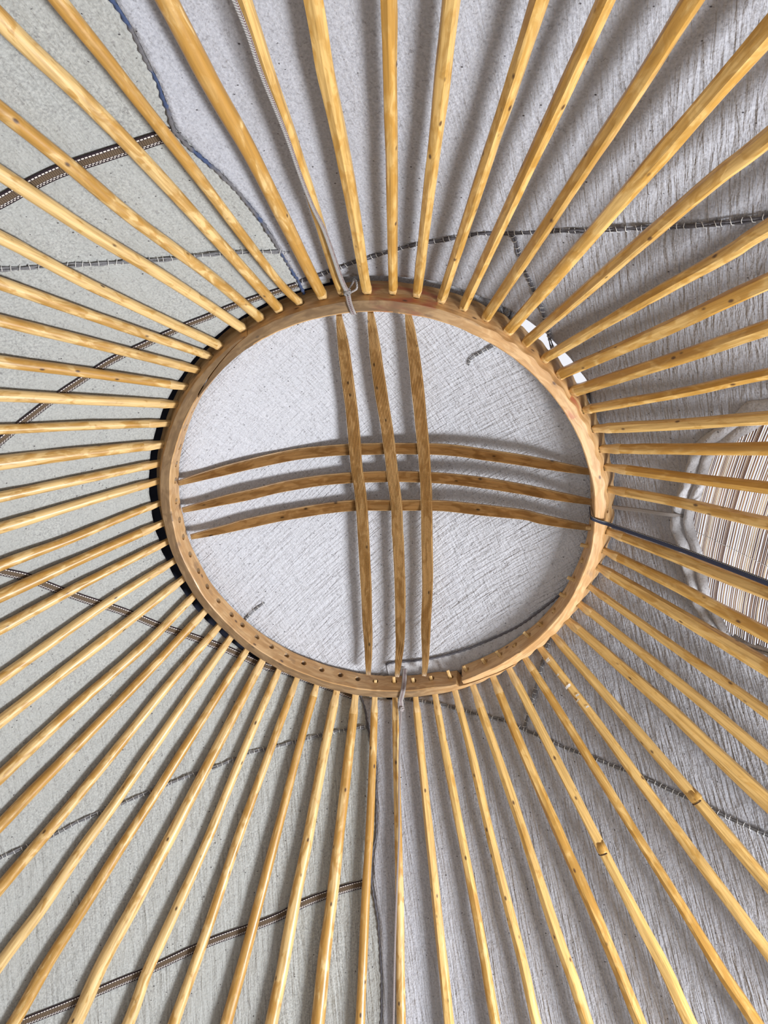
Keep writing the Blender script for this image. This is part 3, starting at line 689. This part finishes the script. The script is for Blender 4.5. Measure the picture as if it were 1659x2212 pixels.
def lath(pts, off):
    """flat bowed lath, nine narrow ribs along its underside, whittled at both ends"""
    path, L = catmull(pts, 90); V, F, GR = [], [], []; n = len(path)
    e0 = (path[0] - path[1]).normalized() * .03; e1 = (path[-1] - path[-2]).normalized() * .03
    prof = []
    for k in range(33):
        x = -0.5 + k / 32; prof.append((x, -0.5 - 0.22 * math.cos(x * 2 * math.pi * 8) * (1 if abs(x) < .47 else 0)))
    prof += [(.5, .1), (.42, .5), (-.42, .5), (-.5, .1)]; m = len(prof)
    UV = []
    for i, p in enumerate(path):
        t = (path[min(i + 1, n - 1)] - path[max(i - 1, 0)]).normalized()
        hor = t.cross(Vector((0, 0, 1))).normalized(); nn = hor.cross(t).normalized()
        if nn.z < 0: nn = -nn
        s = i / (n - 1); ed = min(s, 1 - s)
        wd = interp([0, .04, .12, .25, .5], [.017, .026, .037, .041, .042], ed) * (1 + .05 * nz(p.x, p.y, p.z, 7))
        th = interp([0, .08, .2], [.012, .013, .014], ed)
        wv = .0015 * nz(p.x + 3, p.y, p.z, 8)
        for x, y in prof:
            rb = y
            if y < -.3 and ed < .07: rb = -.5 + (y + .5) * ed / .07
            V.append(p + hor * (x * wd + wv) + nn * (rb * th) - Vector((0, 0, ZR))); GR.append(.55 if -.45 < y < -.0 or (y > -.5 + .1 and y < -.0) else (.2 if -.52 < y < -.45 else 0.0)); UV.append((L * i / (n - 1), x * wd))  # grooves between the ribs toned darker
    for i in range(n - 1):
        for k in range(m):
            k2 = (k + 1) % m; F.append((i * m + k, i * m + k2, (i + 1) * m + k2, (i + 1) * m + k))
    F.append(tuple(range(m))[::-1]); F.append(tuple(range((n - 1) * m, n * m)))
    o = newobj('lath', V, F, M['lath'], crown, smooth=True, uv=UV, attrs={'grime': GR}); o.data.set_sharp_from_angle(angle=math.radians(40))
for L_ in LH: lath(L_, 0)
for L_ in LV: lath([(x, y, z) for x, y, z in L_], 0)

# ------------------------------------------------------------------ roof poles
NUM = ['', 'first', 'second', 'third', 'fourth', 'fifth', 'sixth', 'seventh', 'eighth', 'ninth', 'tenth', 'eleventh', 'twelfth', 'thirteenth',
       'fourteenth', 'fifteenth', 'sixteenth', 'seventeenth']
def pole_label(k, look):
    sp = {64: 'roof pole at the top with the grey braided cord lying along it',
          32: 'slim roof pole at the bottom with the knotted thin cord hanging along it',
          17: 'roof pole running directly beneath the navy strap on the right',
          15: 'roof pole beside the empty hole of the rim, just above the navy strap',
          24: 'roof pole flecked with white paint near the lower right of the rim',
          26: 'roof pole with a notched knobbly joint, lower right of the crown',
          23: 'roof pole with a cracked joint halfway along, lower right of the crown'}
    if k in sp: return sp[k]
    if k == 65 or k <= 10: c = (k if k < 64 else 0) + 1; return f'{look} roof pole, {NUM[c]} clockwise from the pole with the grey cord at the top'
    if 11 <= k <= 14: return f'{look} roof pole, {NUM[16 - k - 1 + 1]} anticlockwise from the navy strap on the right'
    if 18 <= k <= 25: return f'{look} roof pole, {NUM[k - 17]} clockwise from the pole under the navy strap'
    if 27 <= k <= 31: return f'{look} roof pole, {NUM[32 - k]} anticlockwise from the corded pole at the bottom'
    if 33 <= k <= 48: return f'{look} roof pole, {NUM[k - 32]} clockwise from the corded pole at the bottom'
    return f'{look} roof pole, {NUM[64 - k]} anticlockwise from the pole with the grey cord at the top'
def smooth_pts(L):
    n = len(L); S0 = sum(1 for p in L); x = [1 / p[0] for p in L]; y = [p[1] for p in L]
    xm = sum(x) / n; ym = sum(y) / n
    b = sum((u - xm) * (v - ym) for u, v in zip(x, y)) / sum((u - xm) ** 2 for u in x); a = ym - b * xm
    out = []
    for i, (r, ph) in enumerate(L):
        k = 1.0 if i == 0 else .55
        out.append((r, (a + b / r) + (ph - a - b / r) * k))
    return out
def pole(k, L, r0, r1):
    pts = smooth_pts(L)
    # continue down to the wall along the last direction
    (ra, pa), (rb, pb) = pts[0], pts[-1]
    # a straight pole keeps a constant sideways offset: angle = a + b / r
    b_ = (pa - pb) / (1 / ra - 1 / rb); a_ = pb - b_ / rb
    pts = pts + [(r_, a_ + b_ / r_) for r_ in (rb + (ROUT - rb) * .33, rb + (ROUT - rb) * .66, ROUT)]
    P3 = [cpt(r, ph) for r, ph in pts]
    path, Lt = catmull(P3, 150)                              # from rim outwards
    seen = (cpt(*L[-1]) - cpt(*L[0])).length
    o0 = path[-1]; xax = (path[0] - path[-1]).normalized(); zax = cnormal(L[0][1]); yax = zax.cross(xax).normalized(); zax = xax.cross(yax)
    mw = Matrix.Translation(o0) @ Matrix((xax, yax, zax)).transposed().to_4x4(); inv = mw.inverted()
    root = empty('roof_pole', mw)
    hewn = (k <= 31 or k in (65, 64))
    look = ('thick ' if r1 > .0205 else 'slim ' if r1 < .0158 else 'medium ') + ('hewn' if hewn else 'smooth')
    tag(root, pole_label(k, look), 'roof pole', 'roof poles radiating from the crown rim')
    rnd = random.Random(k * 31 + 5)
    nf = rnd.choice([5, 6, 6, 7]); fa = [2 * math.pi * (i + rnd.uniform(-.25, .25)) / nf for i in range(nf)]
    sides = 20
    tipL = rnd.uniform(.062, .095) if not (57 <= k or k <= 11) else rnd.uniform(.03, .045)
    def rad(s):   # s: distance from rim along the pole
        R_ = (r0 + (r1 - r0) * min(s, seen * 1.25) / seen) * (1.10 if hewn else 1.02)
        return R_ * (1 + .07 * noise.noise(Vector((s * 5, k * 3.1, 0))) + .03 * noise.noise(Vector((s * 17, k * 3.1, 9))))
    V, F, started, rows = [], [], False, 0
    n = len(path); s = 0
    frames = []
    for i, p in enumerate(path):
        if i: s += (p - path[i - 1]).length
        t = (path[max(i - 1, 0)] - path[min(i + 1, n - 1)]).normalized()   # towards the rim
        up = outn(p); a = up.cross(t).normalized(); b = t.cross(a).normalized()
        frames.append((s, p, a, b, t))
    def sect(p, a, b, s_, r_, sq=0.0):
        out = []
        for q in range(sides):
            th = 2 * math.pi * q / sides
            if hewn:
                tw = .5 * noise.noise(Vector((s_ * 1.3, k, 3)))
                rr = min((.90 + .10 * noise.noise(Vector((s_ * 4.5, k * 2.3, fi * 1.9)))) / max(.2, math.cos(th - f_ - tw)) if math.cos(th - f_ - tw) > .2 else 9 for fi, f_ in enumerate(fa))
                rr = min(rr, 1.11) * r_
            else:
                rr = r_ * (1 + .05 * noise.noise(Vector((s_ * 6, math.cos(th) * 1.1 + k, math.sin(th) * 1.1))))
            out.append(p + a * rr * math.cos(th) + b * rr * math.sin(th))
        return out
    rings = []
    for i_, (s_, p, a, b, t) in enumerate(frames):
        if s_ <= tipL + .003: continue
        if not rings:
            g0, g1 = frames[i_ - 1], frames[i_]; u = (tipL - g0[0]) / (g1[0] - g0[0]); rings.append(sect(g0[1].lerp(g1[1], u), g0[2].lerp(g1[2], u), g0[3].lerp(g1[3], u), tipL, rad(tipL)))
        rings.append(sect(p, a, b, s_, rad(s_)))
    for rg in rings: V += [inv @ v for v in rg]
    for i in range(len(rings) - 1):
        for q in range(sides):
            q2 = (q + 1) % sides; F.append((i * sides + q, i * sides + q2, (i + 1) * sides + q2, (i + 1) * sides + q))
    F.append(tuple(range(sides))); F.append(tuple(range((len(rings) - 1) * sides, len(rings) * sides))[::-1])
    sh = newobj('shaft', V, F, M['pole_hewn'] if hewn else M['pole_round'], root); sh.data.set_sharp_from_angle(angle=math.radians(24 if hewn else 60))
    # whittled square tip that goes through the rim
    def at(s_):
        for i in range(1, n):
            if frames[i][0] >= s_:
                f0, f1 = frames[i - 1], frames[i]; u = (s_ - f0[0]) / (f1[0] - f0[0]); return f0[1].lerp(f1[1], u), f0[2].lerp(f1[2], u), f0[3].lerp(f1[3], u)
        return frames[-1][1:4]
    V, F = [], []; rows = []
    def sq(p, a, b, hx, hy, e, s_=0, keep=0.0):
        out = []
        rr_ = rad(s_)
        rs = sect(p, a, b, s_, rr_) if keep > 0 else None
        for q in range(sides):
            th = 2 * math.pi * q / sides; c, s2 = math.cos(th), math.sin(th)
            x = math.copysign(abs(c) ** e, c) * hx; y = math.copysign(abs(s2) ** e, s2) * hy
            v = p + a * x + b * y
            if rs: v = v.lerp(rs[q], keep)
            out.append(v)
        return out
    m_ = 7
    hx0 = max(.0088, r0 * .80); hy0 = max(.0075, r0 * .66)
    for i in range(m_ + 1):
        u = i / m_; s_ = tipL * (1.0 - u)
        p, a, b = at(max(0.001, s_)); rr = rad(s_)
        kp = max(0, 1 - u * 2.8)
        # the underside is cut away obliquely
        hy = hy0 + (rr - hy0) * max(0, 1 - u * 1.4)
        rows.append(sq(p, a, b, hx0 + (rr - hx0) * max(0, 1 - u * 2), hy, .28, s_, kp))
    a0 = math.radians(L[0][1]); d = Vector((math.cos(a0), math.sin(a0), 0)); sidev = frames[0][2]
    for rr, dz, h in ((.752, -.002, .0068), (.740, .002, .0064), ((.700 - rnd.uniform(0, .020)) if 17 <= k <= 33 else rnd.choice([.710, .736, .738]), .012 if k < 34 else .008, .0055)):
        c = d * rr + Vector((0, 0, ZR + dz - .003)); tt = (d * -1 + Vector((0, 0, .45))).normalized(); bb = tt.cross(sidev).normalized()
        if bb.z < 0: bb = -bb
        rows.append(sq(c, sidev, bb, h, h * .9, .4))
    for rg in rows: V += [inv @ v for v in rg]
    for i in range(len(rows) - 1):
        for q in range(sides):
            q2 = (q + 1) % sides; F.append((i * sides + q, i * sides + q2, (i + 1) * sides + q2, (i + 1) * sides + q))
    F.append(tuple(range(sides))); F.append(tuple(range((len(rows) - 1) * sides, len(rows) * sides))[::-1])
    tp = newobj('tip', V, F, M['tip'], root); tp.data.set_sharp_from_angle(angle=math.radians(30))
    tp['label'] = 'pale square-cut tip'
    return root, frames, inv, rad
for k, L, r0, r1 in POLES:
    root, frames, inv, rad = pole(k, L, r0, r1)
    if k == 24:      # smears of white paint
        for s0, ln, t0, t1 in ((.075, .010, -2.2, -1.2), (.19, .009, -2.6, -.9), (.235, .005, -1.5, -.7), (.250, .004, -2.2, -1.3), (.285, .005, -1.2, -.6), (.14, .004, -2.2, -1.6)):
            V, F = [], []
            for i in range(5):
                s_ = s0 + ln * i / 4 ; f = min(frames, key=lambda q: abs(q[0] - s_))
                p = f[1] - f[4] * (s_ - f[0]); R_ = rad(s_) * 1.06 + .0006
                for j in range(9):
                    th = t0 + (t1 - t0) * j / 8 + .15 * math.sin(i * 2 + s0 * 90)
                    q_ = p - f[4] * (.0012 * math.sin(j * 2.3))
                    V.append(inv @ (q_ + f[2] * R_ * math.cos(th) + f[3] * R_ * math.sin(th)))
            for i in range(4):
                for j in range(8): a = i * 9 + j; F.append((a, a + 1, a + 10, a + 9))
            newobj('paint_fleck', V, F, M['paint'], root)
    if k in (23, 26):   # split joint: a raised collar lip with a dark crack behind it
        s0 = (cpt(*L[2]) - cpt(*L[0])).length
        f = min(frames, key=lambda q: abs(q[0] - s0)); V, F = [], []
        R_ = rad(f[0]) * 1.0
        prof = [(0, 1.04), (-.002, 1.08), (-.007, 1.10), (-.015, 1.07), (-.034, .98), (-.034, .8), (0, .8)]
        for i, (ds, sc_) in enumerate(prof):
            for j in range(16):
                th = 2 * math.pi * j / 16; skew = .006 * math.cos(th + 1)
                V.append(inv @ (f[1] - f[4] * (ds + skew) + f[2] * R_ * sc_ * math.cos(th) + f[3] * R_ * sc_ * math.sin(th)))
        m_ = len(prof)
        for i in range(m_):
            for j in range(16): j2 = (j + 1) % 16; i2 = (i + 1) % m_; F.append((i * 16 + j, i * 16 + j2, i2 * 16 + j2, i2 * 16 + j))
        newobj('knot_collar', V, F, M['pole_hewn'], root)
        V, F = tube([inv @ (f[1] - f[4] * (.0035 + .006 * math.cos(th + 1)) + f[2] * R_ * 1.055 * math.cos(th) + f[3] * R_ * 1.055 * math.sin(th)) for th in [(-2.9 + .13 * q) for q in range(18)]], .0016, 6)
        newobj('crack', V, F, M['dark_gap'], root)

# ------------------------------------------------------------------ woven bands pressed on the felt
def band(pts, wdt, label, sag=0.0, flip=1):
    P3 = [fsurf(r, ph, .004 - .0045) for r, ph in pts]
    path, L = catmull(P3, 300)
    path = [fsurf(math.hypot(p.x, p.y), math.degrees(math.atan2(p.y, p.x)), .004 - .0042 - sag * abs(nz(p.x, p.y, 2, 3))) for p in path]
    V, F, UV = ribbon(path, wdt, .0016, L, flip=flip)
    o = newobj('woven_band', V, F, M['band'], uv=UV)
    return tag(o, label, 'woven band', 'brown woven bands across the left felt')
band(TA, .034, 'brown woven band with white dashed edges crossing the upper left corner felt', flip=-1)
band(TB, .026, 'long brown woven band running from the left edge up to the crown top', flip=-1)
band(TC, .026, 'brown woven band slanting from the left edge down to the bottom of crown', flip=-1)
band(TD, .027, 'brown woven band slanting across the bottom left corner under the poles', flip=-1)

# ------------------------------------------------------------------ cords and straps tied to the crown
def knot(c, r, m, parent):
    parts = []
    for q in range(3):
        ax = Vector((math.sin(q * 2.1), math.cos(q * 2.1), .4 * q - .3)).normalized(); u = ax.orthogonal().normalized(); v = ax.cross(u)
        pts = [c + (u * math.cos(t) + v * math.sin(t)) * r + ax * (.25 * r * math.sin(3 * t)) for t in [i * 2 * math.pi / 22 for i in range(23)]]
        parts.append(tube(pts, r * .42, 8))
    V, F = join(parts); return newobj('knot', V, F, m, parent)
def flat_cord(pts, wd, th, m, name, parent=None, n=220, flip=1, nrm=outn):
    path, L = catmull(pts, n); V, F, UV = ribbon(path, wd, th, L, flip=flip, nrm=nrm)
    return newobj(name, V, F, m, parent, uv=UV)
vz = lambda p: Vector((0, 0, 1))
K = PXK
k1 = flat_cord(K1 + [K['n1']], lambda t: .0085 + .005 * max(0, t - .55) / .45, .005, M['grey_braid'], 'cord', flip=-1)
tag(k1, 'grey braided cord tied round the top of the rim and lying along a pole', 'cord')
knot(Vector(K['n1']), .009, M['grey_braid'], k1)
flat_cord([K['n1'], K['n1b'], K['n1c'], (K['n1c'][0], K['n1c'][1] + .008, ZR - .02), (K['n1c'][0], K['n1c'][1] + .004, ZR + .045)], .016, .002, M['grey_ribbon'], 'loop', k1, 60)
n1 = Vector(K['n1'])
flat_cord([n1, n1 + Vector((.012, -.02, .02)), n1 + Vector((.022, -.035, .012)), n1 + Vector((.028, -.012, .0)), n1 + Vector((.012, 0, 0))], .006, .003, M['grey_braid'], 'bow', k1, 50)
k2 = flat_cord([K['n2']] + K2, .0058, .004, M['grey_ribbon'], 'cord')
tag(k2, 'thin grey cord knotted below the bottom of the rim and hanging down', 'cord')
knot(Vector(K['n2']), .0085, M['grey_ribbon'], k2)
flat_cord([(K['r2a'][0], K['r2a'][1] - .0, ZR + .05), (K['r2b'][0], K['r2b'][1] + .028, ZR + .0), (K['r2b'][0] - .001, .700, ZR - .045), (K['r2c'][0], .738, ZR - .050), (K['r2c'][0] + .001, .752, ZR - .051), K['n2']], .018, .002, M['grey_ribbon'], 'loop', k2, 80,
          nrm=lambda p: Vector((0, 1, 1)).normalized())
a3 = Vector(K['k3a'])
k3 = flat_cord([a3 + Vector((.004, .0, .07)), a3 + Vector((-.0005, 0, .03)), a3 + Vector((0, 0, -.001)), a3 + Vector((.03, .010, -.006))] + K3,
               lambda t: .012 + .007 * t, .003, M['navy_strap'], 'strap', flip=-1)
tag(k3, 'navy webbing strap looped over the right side of the rim toward the reed screen', 'strap')
k4 = flat_cord([(0.735, -.092, ZR + .03)] + K4, .013, .002, M['taupe_ribbon'], 'ribbon')
tag(k4, 'flat taupe ribbon running behind the poles from the rim to the rolled felt', 'ribbon')
v, f = tube(catmull(K5, 80)[0], .0028, 8)
k5 = tag(newobj('string', v, f, M['taupe_ribbon']), 'thin dark string stretched across the reed screen', 'string')
